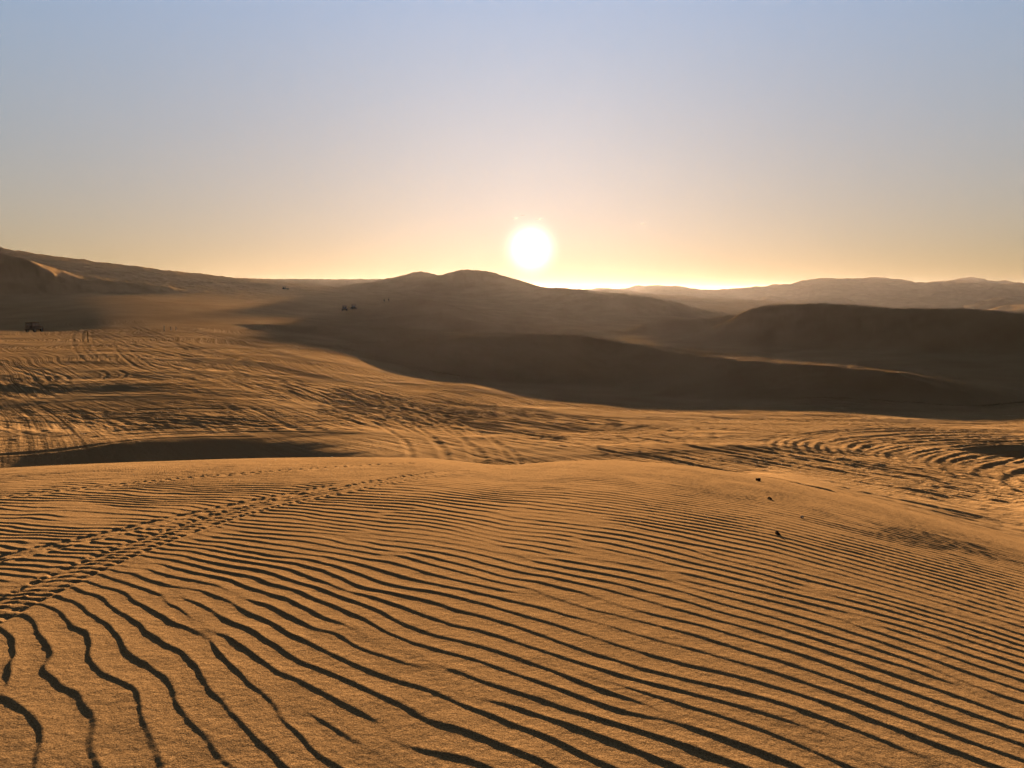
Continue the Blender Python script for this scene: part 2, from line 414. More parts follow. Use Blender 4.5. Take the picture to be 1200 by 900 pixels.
def near_detail(x, y):
    r = np.hypot(x, y)
    h = ripple_height(x, y)
    h = h * (1 - sstep(17, 26, r))
    add = np.zeros_like(h)
    for xy, half, kind in NEAR_TRACKS:
        bd = np.full(x.shape, 1e9); al = np.zeros(x.shape); sg = np.zeros(x.shape); acc = 0.0
        for i in range(len(xy) - 1):
            a, b = xy[i], xy[i + 1]; d = b - a; L = float(np.hypot(*d))
            if L < 1e-6: continue
            tt = np.clip(((x - a[0]) * d[0] + (y - a[1]) * d[1]) / L ** 2, 0, 1)
            ex, ey = x - a[0] - tt * d[0], y - a[1] - tt * d[1]
            dd = ex * ex + ey * ey; m = dd < bd
            bd = np.where(m, dd, bd); al = np.where(m, acc + tt * L, al); sg = np.where(m, np.sign(-ex * d[1] + ey * d[0]), sg)
            acc += L
        dist = np.sqrt(bd); o = dist * sg
        inside = 1 - sstep(half * .85, half * 1.12, dist)
        if kind == 'tread':
            h = h * (1 - .96 * inside)
            bars = np.abs(((al + .28 * np.abs(o) + .012 * noise(N_WARP, x, y, .5)) / .085) % 1.0 - .5) * 2
            bars = sstep(.25, .62, bars)
            cell = .55 + .45 * np.sign(np.sin(o / half * 7.5))
            add += inside * (-.007 + .0062 * bars * (.35 + .65 * np.clip(cell, 0, 1)) * (1 + .35 * noise(N_ROUGH, x, y, .25)))
            edge = np.exp(-((dist - half * .80) / (half * .09)) ** 2)
            lug = sstep(.35, .75, np.abs(((al) / .15) % 1.0 - .5) * 2)
            add += -.008 * edge * lug
            add += .005 * np.exp(-((dist - half * 1.28) / (half * .22)) ** 2)
        else:
            h = h * (1 - .85 * inside)
            add += inside * (-.006 + .0035 * noise(N_ROUGH, x, y, .22)) + .004 * np.exp(-((dist - half * 1.3) / (half * .3)) ** 2)
    return h + add + .0006 * noise(N_ROUGH, x, y, .35)

# ---------------------------------------------------------------- the ground sheet
RS = np.concatenate([np.exp(np.linspace(math.log(.15), math.log(1.2), 16, endpoint=False)),
                     np.exp(np.arange(math.log(1.2), math.log(18), .0027)),
                     np.exp(np.arange(math.log(18), math.log(190), .0024)),
                     np.exp(np.arange(math.log(190), math.log(1500), .0065)),
                     np.exp(np.linspace(math.log(1500), math.log(12000), 190))])
st = math.radians(.078)
dense = np.arange(-math.radians(42), math.radians(42) + st / 2, st)
side = [dense[-1]]; s_ = st
while side[-1] < math.pi - .02:
    s_ = min(s_ * 1.09, .10); side.append(side[-1] + s_)
side = np.array(side[1:]); side = side[side < math.pi - .01]
AZ = np.concatenate([-side[::-1], dense, side])
NR, NA = len(RS), len(AZ)
GX = (RS[:, None] * np.sin(AZ)[None]); GY = (RS[:, None] * np.cos(AZ)[None])
GZ, OWN, NEARM = terrain(GX, GY, True)
GZ = GZ.astype(np.float64)
R2 = np.hypot(GX, GY)
m = (R2 < 27)
dn = near_detail(GX[m], GY[m])
ndiff = near_dune(GX[m], GY[m]) - base_height(GX[m], GY[m])
GZ[m] += dn * sstep(-.2, .5, ndiff)
m = (R2 > 15) & (R2 < 260)
pd = sstep(-.6, .4, GZ[m] - near_dune(GX[m], GY[m]) - .15) * (OWN[m] == 0)
xm, ym = GX[m], GY[m]
right = sstep(-35, -12, xm)
churn = right * .018 * noise(N_ROUGH, xm, ym, .95, -.98, 16) + (1 - right) * .0075 * noise(N_ROUGH, xm + 70, ym, 1.0, -.72, 12) + .0045 * noise(N_ROUGH, xm, ym, 1.0)
churn = churn * np.clip(.8 + .5 * noise(N_SMOOTH, xm, ym, 22, -.9, 2.5), .15, 1.5) * (1 - sstep(120, 200, R2[m])) * (1 - sstep(95, 112, ym) * sstep(-12, 0, xm))
churn = churn * (1 - .75 * np.exp(-((xm - 26) / 13) ** 2 - ((ym - 46) / 13) ** 2))
churn = churn * sstep(.8, 1.9, ((xm + 16.5) / 14.5) ** 2 + ((ym - 26) / 19.0) ** 2)
GZ[m] += (track_height(xm, ym) + churn) * pd
# how trampled the sand is
ROUGH = np.zeros_like(GZ)
pl = sstep(-.1, .6, GZ - near_dune(GX, GY)) * (R2 < 260) * (OWN == 0)
ROUGH = pl * np.clip(.62 + .38 * noise(N_SMOOTH, GX, GY, 22, .3, 2.2), .12, 1.0) * (1 - sstep(150, 240, R2))
ROUGH *= sstep(0, 1, np.clip((((GX + 16.5) / 14.5) ** 2 + ((GY - 26) / 19.0) ** 2) - .25, 0, 1))
ROUGH *= 1 + .7 * sstep(62, 78, GY) * sstep(-55, -35, GX)
ROUGH *= 1 - sstep(95, 112, GY) * sstep(-12, 0, GX)

def build_sheet(name, face_mask, mat, label):
    ii, jj = np.nonzero(face_mask)
    quad = np.stack([ii * NA + jj, ii * NA + jj + 1, (ii + 1) * NA + jj + 1, (ii + 1) * NA + jj], -1)
    used = np.unique(quad); remap = np.zeros(NR * NA, np.int32); remap[used] = np.arange(len(used))
    co = np.stack([GX.ravel()[used], GY.ravel()[used], GZ.ravel()[used]], -1).astype(np.float32)
    q = remap[quad][:, ::-1].astype(np.int32)
    me = bpy.data.meshes.new(name)
    me.vertices.add(len(co)); me.vertices.foreach_set('co', co.ravel())
    me.loops.add(q.size); me.loops.foreach_set('vertex_index', q.ravel())
    me.polygons.add(len(q)); me.polygons.foreach_set('loop_start', np.arange(0, q.size, 4, dtype=np.int32))
    me.update(calc_edges=True)
    me.polygons.foreach_set('use_smooth', np.ones(len(q), bool))
    at = me.attributes.new('trampled', 'FLOAT', 'POINT'); at.data.foreach_set('value', ROUGH.ravel()[used].astype(np.float32))
    me.materials.append(mat)
    o = bpy.data.objects.new(name, me); COL.objects.link(o)
    o['kind'] = 'structure'; o['label'] = label
    return o

# ---------------------------------------------------------------- materials
def nd(nt, t, **kw):
    n = nt.nodes.new(t)
    for k, v in kw.items(): setattr(n, k, v)
    return n

def sand_material():
    m = bpy.data.materials.new('sand'); m.use_nodes = True
    nt = m.node_tree; L = nt.links; b = nt.nodes['Principled BSDF']
    tc = nd(nt, 'ShaderNodeTexCoord')
    big = nd(nt, 'ShaderNodeTexNoise'); big.inputs['Scale'].default_value = .09; big.inputs['Detail'].default_value = 5
    grain = nd(nt, 'ShaderNodeTexNoise'); grain.inputs['Scale'].default_value = 170; grain.inputs['Detail'].default_value = 2; grain.inputs['Roughness'].default_value = .7
    mid = nd(nt, 'ShaderNodeTexNoise'); mid.inputs['Scale'].default_value = 28; mid.inputs['Detail'].default_value = 4
    for n in (big, grain, mid): L.new(tc.outputs['Object'], n.inputs['Vector'])
    r1 = nd(nt, 'ShaderNodeValToRGB')
    r1.color_ramp.elements[0].position = .3; r1.color_ramp.elements[0].color = (.300, .171, .073, 1)
    r1.color_ramp.elements[1].position = .7; r1.color_ramp.elements[1].color = (.368, .217, .096, 1)
    L.new(big.outputs['Fac'], r1.inputs['Fac'])
    r2 = nd(nt, 'ShaderNodeValToRGB')
    r2.color_ramp.elements[0].position = .34; r2.color_ramp.elements[0].color = (.42, .40, .38, 1)
    r2.color_ramp.elements[1].position = .66; r2.color_ramp.elements[1].color = (1.35, 1.38, 1.42, 1)
    L.new(grain.outputs['Fac'], r2.inputs['Fac'])
    mx = nd(nt, 'ShaderNodeMix', data_type='RGBA', blend_type='MULTIPLY'); mx.inputs[0].default_value = 1
    L.new(r1.outputs['Color'], mx.inputs[6]); L.new(r2.outputs['Color'], mx.inputs[7])
    L.new(mx.outputs[2], b.inputs['Base Color'])
    b.inputs['Roughness'].default_value = .9; b.inputs['Specular IOR Level'].default_value = 0
    # trampled plain
    at = nd(nt, 'ShaderNodeAttribute', attribute_name='trampled')
    tr = nd(nt, 'ShaderNodeTexNoise'); tr.inputs['Scale'].default_value = 3.2; tr.inputs['Detail'].default_value = 4; tr.inputs['Roughness'].default_value = .62
    L.new(tc.outputs['Object'], tr.inputs['Vector'])
    mul = nd(nt, 'ShaderNodeMath', operation='MULTIPLY'); L.new(tr.outputs['Fac'], mul.inputs[0]); L.new(at.outputs['Fac'], mul.inputs[1])
    bt = nd(nt, 'ShaderNodeBump'); bt.inputs['Strength'].default_value = 1; bt.inputs['Distance'].default_value = .2
    L.new(mul.outputs[0], bt.inputs['Height'])
    wp = nd(nt, 'ShaderNodeTexNoise'); wp.inputs['Scale'].default_value = .03; wp.inputs['Detail'].default_value = 1; L.new(tc.outputs['Object'], wp.inputs['Vector'])
    wv = nd(nt, 'ShaderNodeVectorMath', operation='MULTIPLY_ADD'); wv.inputs[1].default_value = (16, 16, 0); L.new(wp.outputs['Color'], wv.inputs[0]); L.new(tc.outputs['Object'], wv.inputs[2])
    mp = nd(nt, 'ShaderNodeMapping', vector_type='TEXTURE'); mp.inputs['Rotation'].default_value = (0, 0, math.radians(-54)); mp.inputs['Scale'].default_value = (60, .75, 1)
    L.new(wv.outputs[0], mp.inputs['Vector'])
    sn = nd(nt, 'ShaderNodeTexNoise'); sn.inputs['Scale'].default_value = 1; sn.inputs['Detail'].default_value = 2.5; sn.inputs['Roughness'].default_value = .6; L.new(mp.outputs[0], sn.inputs['Vector'])
    sm = nd(nt, 'ShaderNodeMath', operation='MULTIPLY'); L.new(sn.outputs['Fac'], sm.inputs[0]); L.new(at.outputs['Fac'], sm.inputs[1])
    bs = nd(nt, 'ShaderNodeBump'); bs.inputs['Strength'].default_value = 1; bs.inputs['Distance'].default_value = .40
    L.new(sm.outputs[0], bs.inputs['Height']); L.new(bt.outputs['Normal'], bs.inputs['Normal'])
    bm_ = nd(nt, 'ShaderNodeBump'); bm_.inputs['Strength'].default_value = 1; bm_.inputs['Distance'].default_value = .0035
    L.new(mid.outputs['Fac'], bm_.inputs['Height']); L.new(bs.outputs['Normal'], bm_.inputs['Normal'])
    bg = nd(nt, 'ShaderNodeBump'); bg.inputs['Strength'].default_value = 1; bg.inputs['Distance'].default_value = .0011
    L.new(grain.outputs['Fac'], bg.inputs['Height']); L.new(bm_.outputs['Normal'], bg.inputs['Normal'])
    L.new(bg.outputs['Normal'], b.inputs['Normal'])
    return m
SAND = sand_material()

own_f = OWN[:-1, :-1]
faces = np.ones((NR - 1, NA - 1), bool)
build_sheet('ground', faces & (own_f == 0), SAND, 'rippled golden sand and wheel tracked desert plain')
for n, d in enumerate(DUNES):
    fm = faces & (own_f == n + 1)
    if fm.sum() > 20: build_sheet(d['name'], fm, SAND, d['label'])

# ---------------------------------------------------------------- small materials
def plain(name, col, rough=.6, metal=0.0, var=.15, scale=6):
    m = bpy.data.materials.new(name); m.use_nodes = True
    nt = m.node_tree; b = nt.nodes['Principled BSDF']
    tc = nd(nt, 'ShaderNodeTexCoord'); n = nd(nt, 'ShaderNodeTexNoise'); n.inputs['Scale'].default_value = scale; n.inputs['Detail'].default_value = 4
    nt.links.new(tc.outputs['Object'], n.inputs['Vector'])
    r = nd(nt, 'ShaderNodeValToRGB')
    r.color_ramp.elements[0].position = .3; r.color_ramp.elements[0].color = tuple(c * (1 - var) for c in col) + (1,)
    r.color_ramp.elements[1].position = .7; r.color_ramp.elements[1].color = tuple(min(1, c * (1 + var)) for c in col) + (1,)
    nt.links.new(n.outputs['Fac'], r.inputs['Fac']); nt.links.new(r.outputs['Color'], b.inputs['Base Color'])
    b.inputs['Specular IOR Level'].default_value = .0 if rough > .8 else .15 if rough > .3 else .5
    b.inputs['Roughness'].default_value = rough; b.inputs['Metallic'].default_value = metal
    return m
M_PAINT = plain('dark_paint', (.004, .004, .004), .9)
M_ORANGE = plain('orange_front', (.42, .12, .03), .45)
M_GLASS = plain('dark_glass', (.02, .02, .02), .3)
M_TYRE = plain('rubber', (.02, .02, .02), .85)
M_RIM = plain('rim_metal', (.10, .10, .10), .5, .6)
M_LAMP_GLINT = plain('lamp_and_glint_glass', (.75, .72, .66), .15)
M_TUBE = plain('tube_metal', (.05, .03, .025), .5, .3)
M_SEAT = plain('seat_vinyl', (.03, .03, .035), .7)
M_WOOD = plain('weathered_wood', (.36, .30, .24), .85, 0, .25, 20)
M_DWOOD = plain('dark_wood', (.05, .035, .025), .85, 0, .25, 20)
M_ROCK = plain('dark_rock', (.035, .027, .022), 1.0, 0, .35, 40)
M_PROCK = plain('pale_rock', (.55, .42, .30), .85, 0, .2, 40)
M_CLOTH = plain('dark_cloth', (.03, .025, .028), .9)
M_SKIN = plain('skin', (.22, .11, .07), .6)
M_HAIR = plain('hair', (.01, .008, .007), .7)

def link(name, bm, mat, parent=None, smooth=False):
    me = bpy.data.meshes.new(name); bm.to_mesh(me); bm.free()
    for p in me.polygons: p.use_smooth = smooth
    me.materials.append(mat)
    o = bpy.data.objects.new(name, me); COL.objects.link(o)
    if parent: o.parent = parent
    return o
def thing(name, label, cat, loc=(0, 0, 0), rz=0, group=None):
    o = bpy.data.objects.new(name, None); COL.objects.link(o); o.empty_display_size = .3
    o.location = loc; o.rotation_euler = (0, 0, rz); o['label'] = label; o['category'] = cat
    if group: o['group'] = group
    return o
def copy_tree(o, parent=None):
    c = o.copy(); COL.objects.link(c)
    if parent: c.parent = parent
    for ch in list(o.children): copy_tree(ch, c)
    return c
def prism(bm, prof, y0, y1, inset=0):
    """side outline in (x,z) swept across y"""
    a = [bm.verts.new((x, y0, z)) for x, z in prof]; b = [bm.verts.new((x, y1, z)) for x, z in prof]
    bm.faces.new(a); bm.faces.new(b[::-1])
    for i in range(len(prof)):
        j = (i + 1) % len(prof); bm.faces.new((a[j], a[i], b[i], b[j]))
    return bm
def bev(bm, w, seg=2):
    bmesh.ops.recalc_face_normals(bm, faces=bm.faces)
    bmesh.ops.bevel(bm, geom=bm.edges[:], offset=w, segments=seg, affect='EDGES', clamp_overlap=True)
    return bm
def box(bm, c, s):
    r = bmesh.ops.create_cube(bm, size=1)
    bmesh.ops.scale(bm, vec=s, verts=r['verts']); bmesh.ops.translate(bm, vec=c, verts=r['verts'])
def cyl(bm, p, q, r1, r2=None, n=12):
    p, q = Vector(p), Vector(q); d = q - p
    r = bmesh.ops.create_cone(bm, cap_ends=True, segments=n, radius1=r1, radius2=r2 or r1, depth=d.length)
    M = Matrix.Translation((p + q) / 2) @ Vector((0, 0, 1)).rotation_difference(d).to_matrix().to_4x4()
    bmesh.ops.transform(bm, matrix=M, verts=r['verts'])

def wheel(parent, x, y, r, w):
    bm = bmesh.new(); n = 28
    prof = [(r * .60, -w / 2), (r * .93, -w / 2), (r, -w * .32), (r, w * .32), (r * .93, w / 2), (r * .60, w / 2)]
    rings = [[bm.verts.new((x + math.cos(a) * pr, y + py, r + math.sin(a) * pr)) for pr, py in prof] for a in [2 * math.pi * i / n for i in range(n)]]
    for i in range(n):
        A, B = rings[i], rings[(i + 1) % n]
        for k in range(len(prof)):
            k2 = (k + 1) % len(prof); bm.faces.new((A[k], A[k2], B[k2], B[k]))
    bmesh.ops.recalc_face_normals(bm, faces=bm.faces)
    wh = link('wheel', bm, M_TYRE, parent, False)
    bm = bmesh.new(); cyl(bm, (x, y - w * .36, r), (x, y + w * .36, r), r * .60, n=20); cyl(bm, (x, y - w * .5, r), (x, y + w * .5, r), r * .16, n=10)
    link('rim', bm, M_RIM, wh)
    return wh

def make_jeep():
    t = thing('off_road_vehicle', 'boxy dark off-road vehicle parked alone on the tracked plain at the far left', 'off-road vehicle')
    bm = prism(bmesh.new(), [(-1.75, .55), (-1.0, .50), (1.0, .50), (1.78, .58), (1.80, .98), (1.72, 1.10), (.82, 1.20), (-1.75, 1.22), (-1.80, 1.0)], -.80, .80)
    body = link('body', bev(bm, .05), M_PAINT, t)
    bm = prism(bmesh.new(), [(-1.74, 1.215), (.80, 1.205), (.46, 1.98), (-1.66, 2.02)], -.74, .74)
    link('cabin', bev(bm, .05), M_PAINT, t)
    bm = prism(bmesh.new(), [(-1.72, 2.025), (.52, 1.985), (.50, 2.055), (-1.70, 2.10)], -.78, .78); link('roof', bev(bm, .02), M_PAINT, t)
    d = Vector((.34, 0, -.775)).normalized(); nrm = Vector((.775, 0, .34)).normalized()
    bm = bmesh.new(); c0 = Vector((.80, 0, 1.205)); c1 = Vector((.46, 0, 1.98))
    def pane(bm, quad, nv, th=.012):
        a = [bm.verts.new(Vector(p) + Vector(nv) * .004) for p in quad]; b = [bm.verts.new(Vector(p) + Vector(nv) * (.004 + th)) for p in quad]
        bm.faces.new(a); bm.faces.new(b[::-1])
        for i in range(4): j = (i + 1) % 4; bm.faces.new((a[j], a[i], b[i], b[j]))
        bmesh.ops.recalc_face_normals(bm, faces=bm.faces)
    pa = c0.lerp(c1, .12); pb = c0.lerp(c1, .9)
    pane(bm, [(pa.x, -.64, pa.z), (pa.x, .64, pa.z), (pb.x, .64, pb.z), (pb.x, -.64, pb.z)], nrm); link('windscreen', bm, M_LAMP_GLINT, t)  # pale headlight glass here paints the sun glint on the windscreen
    for s in (-1, 1):
        for x0, x1, x2, x3 in [(-1.6, -.62, -.62, -1.55), (-.5, .62, .38, -.5)]:
            bm = bmesh.new(); pane(bm, [(x0, s * .74, 1.30), (x1, s * .74, 1.30), (x2, s * .74, 1.88), (x3, s * .74, 1.88)], (0, s, 0)); link('window', bm, M_GLASS, t)
        bm = bmesh.new(); pane(bm, [(-.52, s * .80, .62), (.66, s * .80, .62), (.66, s * .80, 1.14), (-.52, s * .80, 1.14)], (0, s, 0)); dr = link('door', bm, M_PAINT, t)
        bm = bmesh.new(); box(bm, (-.38, s * .845, 1.05), (.16, .03, .03)); link('handle', bm, M_RIM, dr)
        bm = bmesh.new(); cyl(bm, (1.79, s * .52, .86), (1.84, s * .52, .86), .11, n=16); link('headlight', bm, M_LAMP_GLINT, t)
        for x in (-1.12, 1.15): wheel(t, x, s * .80, .40, .27)
    bm = bmesh.new(); pane(bm, [(-1.72, -.6, 1.34), (-1.72, .6, 1.34), (-1.66, .6, 1.9), (-1.66, -.6, 1.9)], (-1, 0, .06)); link('rear_window', bm, M_GLASS, t)
    bm = bmesh.new(); box(bm, (1.90, 0, .58), (.12, 1.6, .16)); link('front_bumper', bev(bm, .02), M_ORANGE, t)  # plain orange at the front, the rear bumper stays dark
    bm = bmesh.new(); box(bm, (-1.87, 0, .58), (.10, 1.6, .14)); link('rear_bumper', bev(bm, .02), M_PAINT, t)
    bm = bmesh.new(); cyl(bm, (-1.82, .1, 1.12), (-2.05, .1, 1.12), .36, n=24); link('spare_wheel', bm, M_TYRE, t)
    return t

def make_buggy():
    t = thing('dune_buggy', 'left one of the two dark open dune buggies on the low crest', 'dune buggy', group='dune buggies far out on the sand')
    bm = prism(bmesh.new(), [(-1.7, .55), (-1.2, .42), (1.2, .42), (1.85, .62), (1.85, .82), (.9, 1.0), (-1.7, .98)], -.62, .62)
    link('body', bev(bm, .05), M_PAINT, t)
    bm = bmesh.new()
    for s in (-.72, .72):
        pts = [(1.0, s, .92), (.55, s, 1.95), (-1.35, s, 2.05), (-1.75, s, .92)]
        for a, b in zip(pts, pts[1:]): cyl(bm, a, b, .045, n=8)
        cyl(bm, (-.45, s, .95), (-.45, s, 2.0), .04, n=8)
    for x, z in [(.55, 1.95), (-.45, 2.0), (-1.35, 2.05)]: cyl(bm, (x, -.72, z), (x, .72, z), .045, n=8)
    link('roll_cage', bm, M_TUBE, t, True)
    bm = bmesh.new(); box(bm, (-.55, 0, 2.09), (1.5, 1.4, .05)); link('roof', bev(bm, .015), M_PAINT, t)
    for x in (.15, -.9):
        for y in (-.32, .32):
            bm = prism(bmesh.new(), [(x - .3, 1.0), (x + .3, 1.0), (x + .3, 1.14), (x - .14, 1.14), (x - .3, 1.75), (x - .42, 1.73)], y - .25, y + .25); link('seat', bev(bm, .03), M_SEAT, t)
    for s in (-1, 1):
        for x in (-1.2, 1.3): wheel(t, x, s * .85, .42, .32)
        bm = bmesh.new(); cyl(bm, (1.86, s * .35, .76), (1.91, s * .35, .76), .09, n=14); link('headlight', bm, M_LAMP_GLINT, t)
    return t

def place(o, px, py, rz, lift=-.02):
    x, y, ok = hit(px, py)
    x, y = float(x[0]), float(y[0]); z = float(terrain(np.array([x]), np.array([y]))[0])
    o.location = (x, y, z + lift); o.rotation_euler = (0, 0, rz)
    return o

jeep = place(make_jeep(), 40.5, 389, math.radians(88))
bug = place(make_buggy(), 404, 364.2, math.radians(98))
for px, py, rz, lab in [(414, 362.6, 120, 'right one of the two dark open dune buggies on the low crest'),
                        (334.5, 338.8, 50, 'tiny dark dune buggy alone below the flat left skyline')]:
    c = place(copy_tree(bug), px, py, math.radians(rz)); c['label'] = lab

# two people standing far off
def make_person():
    bm = bmesh.new()
    J_ = [((0, 0, .95), .15), ((0, 0, 1.15), .14), ((0, 0, 1.38), .16), ((0, .01, 1.50), .065), ((0, .02, 1.60), .085), ((0, .02, 1.70), .095), ((0, .02, 1.77), .06),
          ((.10, 0, .88), .095), ((.12, .02, .50), .062), ((.12, 0, .09), .045), ((.13, .13, .04), .04),
          ((-.10, 0, .88), .095), ((-.13, .03, .50), .062), ((-.14, 0, .09), .045), ((-.15, .13, .04), .04),
          ((.19, 0, 1.42), .06), ((.26, -.01, 1.14), .045), ((.25, .07, .90), .034), ((.25, .09, .80), .03),
          ((-.19, 0, 1.42), .06), ((-.27, -.01, 1.14), .045), ((-.24, .10, .92), .034), ((-.23, .13, .83), .03)]
    V = [bm.verts.new(p) for p, _ in J_]
    for a, b in [(0, 1), (1, 2), (2, 3), (3, 4), (4, 5), (5, 6), (0, 7), (7, 8), (8, 9), (9, 10), (0, 11), (11, 12), (12, 13), (13, 14), (2, 15), (15, 16), (16, 17), (17, 18), (2, 19), (19, 20), (20, 21), (21, 22)]:
        bm.edges.new((V[a], V[b]))
    me = bpy.data.meshes.new('person'); bm.to_mesh(me); bm.free()
    o = bpy.data.objects.new('person', me); COL.objects.link(o)
    md = o.modifiers.new('skin', 'SKIN')
    for i, (_, r) in enumerate(J_): me.skin_vertices[0].data[i].radius = (r, r)
    me.skin_vertices[0].data[0].use_root = True
    o.modifiers.new('sub', 'SUBSURF').levels = 1
    dg = bpy.context.evaluated_depsgraph_get(); m2 = bpy.data.meshes.new_from_object(o.evaluated_get(dg))
    o.modifiers.clear(); o.data = m2; m2.materials.clear(); m2.materials.append(M_CLOTH)
    for p in m2.polygons: p.use_smooth = True
    h = bmesh.new(); bmesh.ops.create_uvsphere(h, u_segments=12, v_segments=8, radius=.105); bmesh.ops.translate(h, vec=(0, .0, 1.73), verts=h.verts)
    link('hair', h, M_HAIR, o, True)
    o['label'] = 'tiny standing figure in dark clothes on the sand, left one of the two'; o['category'] = 'person'; o['group'] = 'figures standing far off'
    return o
per = make_person()
place(per, 450.3, 354.2, .4)
p2 = place(copy_tree(per), 455.6, 353.6, -.5); p2['label'] = 'tiny standing figure in dark clothes on the sand, right one of the two'

def make_post(h, r, mat, label, lean):
    bm = bmesh.new()
    n = 10; rows = 7; ring = []
    for k in range(rows):
        f = k / (rows - 1); ring.append([bm.verts.new((math.cos(a) * r * (1.15 - .3 * f) * (1 + .08 * math.sin(3 * a + k)) + lean * f * f * h, math.sin(a) * r * (1.15 - .3 * f) + .3 * lean * f * h, -.3 + f * (h + .3))) for a in [2 * math.pi * i / n for i in range(n)]])
    for k in range(rows - 1):
        for i in range(n): j = (i + 1) % n; bm.faces.new((ring[k][i], ring[k][j], ring[k + 1][j], ring[k + 1][i]))
    tip = bm.verts.new((lean * h, .3 * lean * h, h + r * .8))
    for i in range(n): bm.faces.new((ring[-1][i], ring[-1][(i + 1) % n], tip))
    o = link('marker_post', bm, mat, None, True); o['label'] = label; o['category'] = 'post'
    return o
for px, py, h, r, mat, lab, lean in [(192.5, 388, 1.15, .10, M_WOOD, 'tallest pale stake standing on the far edge of the left plain', .05),
                                     (200.5, 387, .75, .10, M_WOOD, 'short pale stake just right of the tallest stake', -.08),
                                     (206.3, 387, .75, .09, M_WOOD, 'rightmost of the three pale stakes on the left plain', .04),
                                     (103.2, 401, 1.7, .07, M_DWOOD, 'thin dark pole standing alone right of the parked vehicle', .03)]:
    o = make_post(h, r, mat, lab, lean); place(o, px, py, 0, 0)
    if mat is M_WOOD: o['group'] = 'pale stakes on the left plain'

def make_rock(size, mat, label, seed, flat=.6):
    r = random.Random(seed); bm = bmesh.new(); bmesh.ops.create_icosphere(bm, subdivisions=3, radius=1)
    ph = [(Vector((r.gauss(0, 1), r.gauss(0, 1), r.gauss(0, 1))).normalized(), r.uniform(.15, .55)) for _ in range(9)]
    for v in bm.verts:
        d = v.co.normalized(); k = 1.0
        for nrm, cut in ph:
            q = d.dot(nrm)
            if q > 1 - cut: k = min(k, (1 - cut) / q)
        k *= 1 + .05 * math.sin(7 * d.x + 3 * d.y) + .04 * math.sin(11 * d.z - 5 * d.x)
        v.co = Vector((d.x * k * size[0], d.y * k * size[1], d.z * k * size[2]))
    o = link('rock', bm, mat, None, False); o['label'] = label; o['category'] = 'rock'
    return o
for px, py, sz, mat, lab, seed in [(888, 563.5, (.070, .045, .04), M_ROCK, 'dark rock lowest edge of the dune beside the wheel tracks, farthest of the small stones', 1),
                                   (902.5, 585, (.038, .028, .02), M_ROCK, 'small flat dark stone between the two larger dark rocks', 2),
                                   (940, 607, (.02, .017, .017), M_PROCK, 'tiny pale stone, the only light one on the right slope', 3),
                                   (911, 626, (.034, .028, .024), M_ROCK, 'dark pointed rock on the ripples, nearest of the small stones', 4)]:
    place(make_rock(sz, mat, lab, seed), px, py, seed * 1.1, sz[2] * .35)

# ---------------------------------------------------------------- the sun, wisps of cloud
def sun_object():
    R = 21000.0; rad = R * math.tan(math.radians(1.1))
    bm = bmesh.new(); bmesh.ops.create_uvsphere(bm, u_segments=48, v_segments=24, radius=rad)
    m = bpy.data.materials.new('sun_glow'); m.use_nodes = True; nt = m.node_tree; nt.nodes.clear()
    out = nd(nt, 'ShaderNodeOutputMaterial'); e = nd(nt, 'ShaderNodeEmission'); tr = nd(nt, 'ShaderNodeBsdfTransparent'); a = nd(nt, 'ShaderNodeAddShader')
    e.inputs['Color'].default_value = (1, .95, .82, 1); e.inputs['Strength'].default_value = 1.0
    nt.links.new(e.outputs[0], a.inputs[0]); nt.links.new(tr.outputs[0], a.inputs[1]); nt.links.new(a.outputs[0], out.inputs['Surface'])
    o = link('sun', bm, m, None, True); o.location = SUN_DIR * R
    o['label'] = 'white glowing sun low over the central dune peak'; o['category'] = 'sun'
sun_object()

def make_cloud(px, py, wpx, hpx, label, seed):
    r = random.Random(seed); D = 9000.0
    c = world(px, py, D); k = D / FPX
    bm = bmesh.new()
    for i in range(9):
        t = (i / 8 - .5)
        q = bmesh.ops.create_icosphere(bm, subdivisions=2, radius=1)['verts']
        rx = wpx * k * r.uniform(.14, .26); rz = hpx * k * r.uniform(.25, .5) * (1 - 1.2 * abs(t))
        bmesh.ops.scale(bm, vec=(rx, rx, rz), verts=q)
        bmesh.ops.translate(bm, vec=(t * wpx * k * .8, r.uniform(-1, 1) * rx, r.uniform(-.25, .35) * hpx * k), verts=q)
    o = link('cloud', bm, M_CLOUD, None, True); o.location = c
    o['label'] = label; o['category'] = 'cloud'; o['group'] = 'tiny cloud wisps near the sun'
def cloud_material():
    m = bpy.data.materials.new('thin_cloud'); m.use_nodes = True; nt = m.node_tree; nt.nodes.clear()
    out = nd(nt, 'ShaderNodeOutputMaterial'); t = nd(nt, 'ShaderNodeBsdfTransparent'); l = nd(nt, 'ShaderNodeBsdfTranslucent'); mx = nd(nt, 'ShaderNodeMixShader')
    l.inputs['Color'].default_value = (.9, .88, .85, 1)
    n = nd(nt, 'ShaderNodeTexNoise'); n.inputs['Scale'].default_value = .08; tc = nd(nt, 'ShaderNodeTexCoord'); nt.links.new(tc.outputs['Object'], n.inputs['Vector'])
    mu = nd(nt, 'ShaderNodeMath', operation='MULTIPLY'); mu.inputs[1].default_value = .09; nt.links.new(n.outputs['Fac'], mu.inputs[0])
    nt.links.new(mu.outputs[0], mx.inputs[0]); nt.links.new(t.outputs[0], mx.inputs[1]); nt.links.new(l.outputs[0], mx.inputs[2]); nt.links.new(mx.outputs[0], out.inputs['Surface'])
    return m
M_CLOUD = cloud_material()
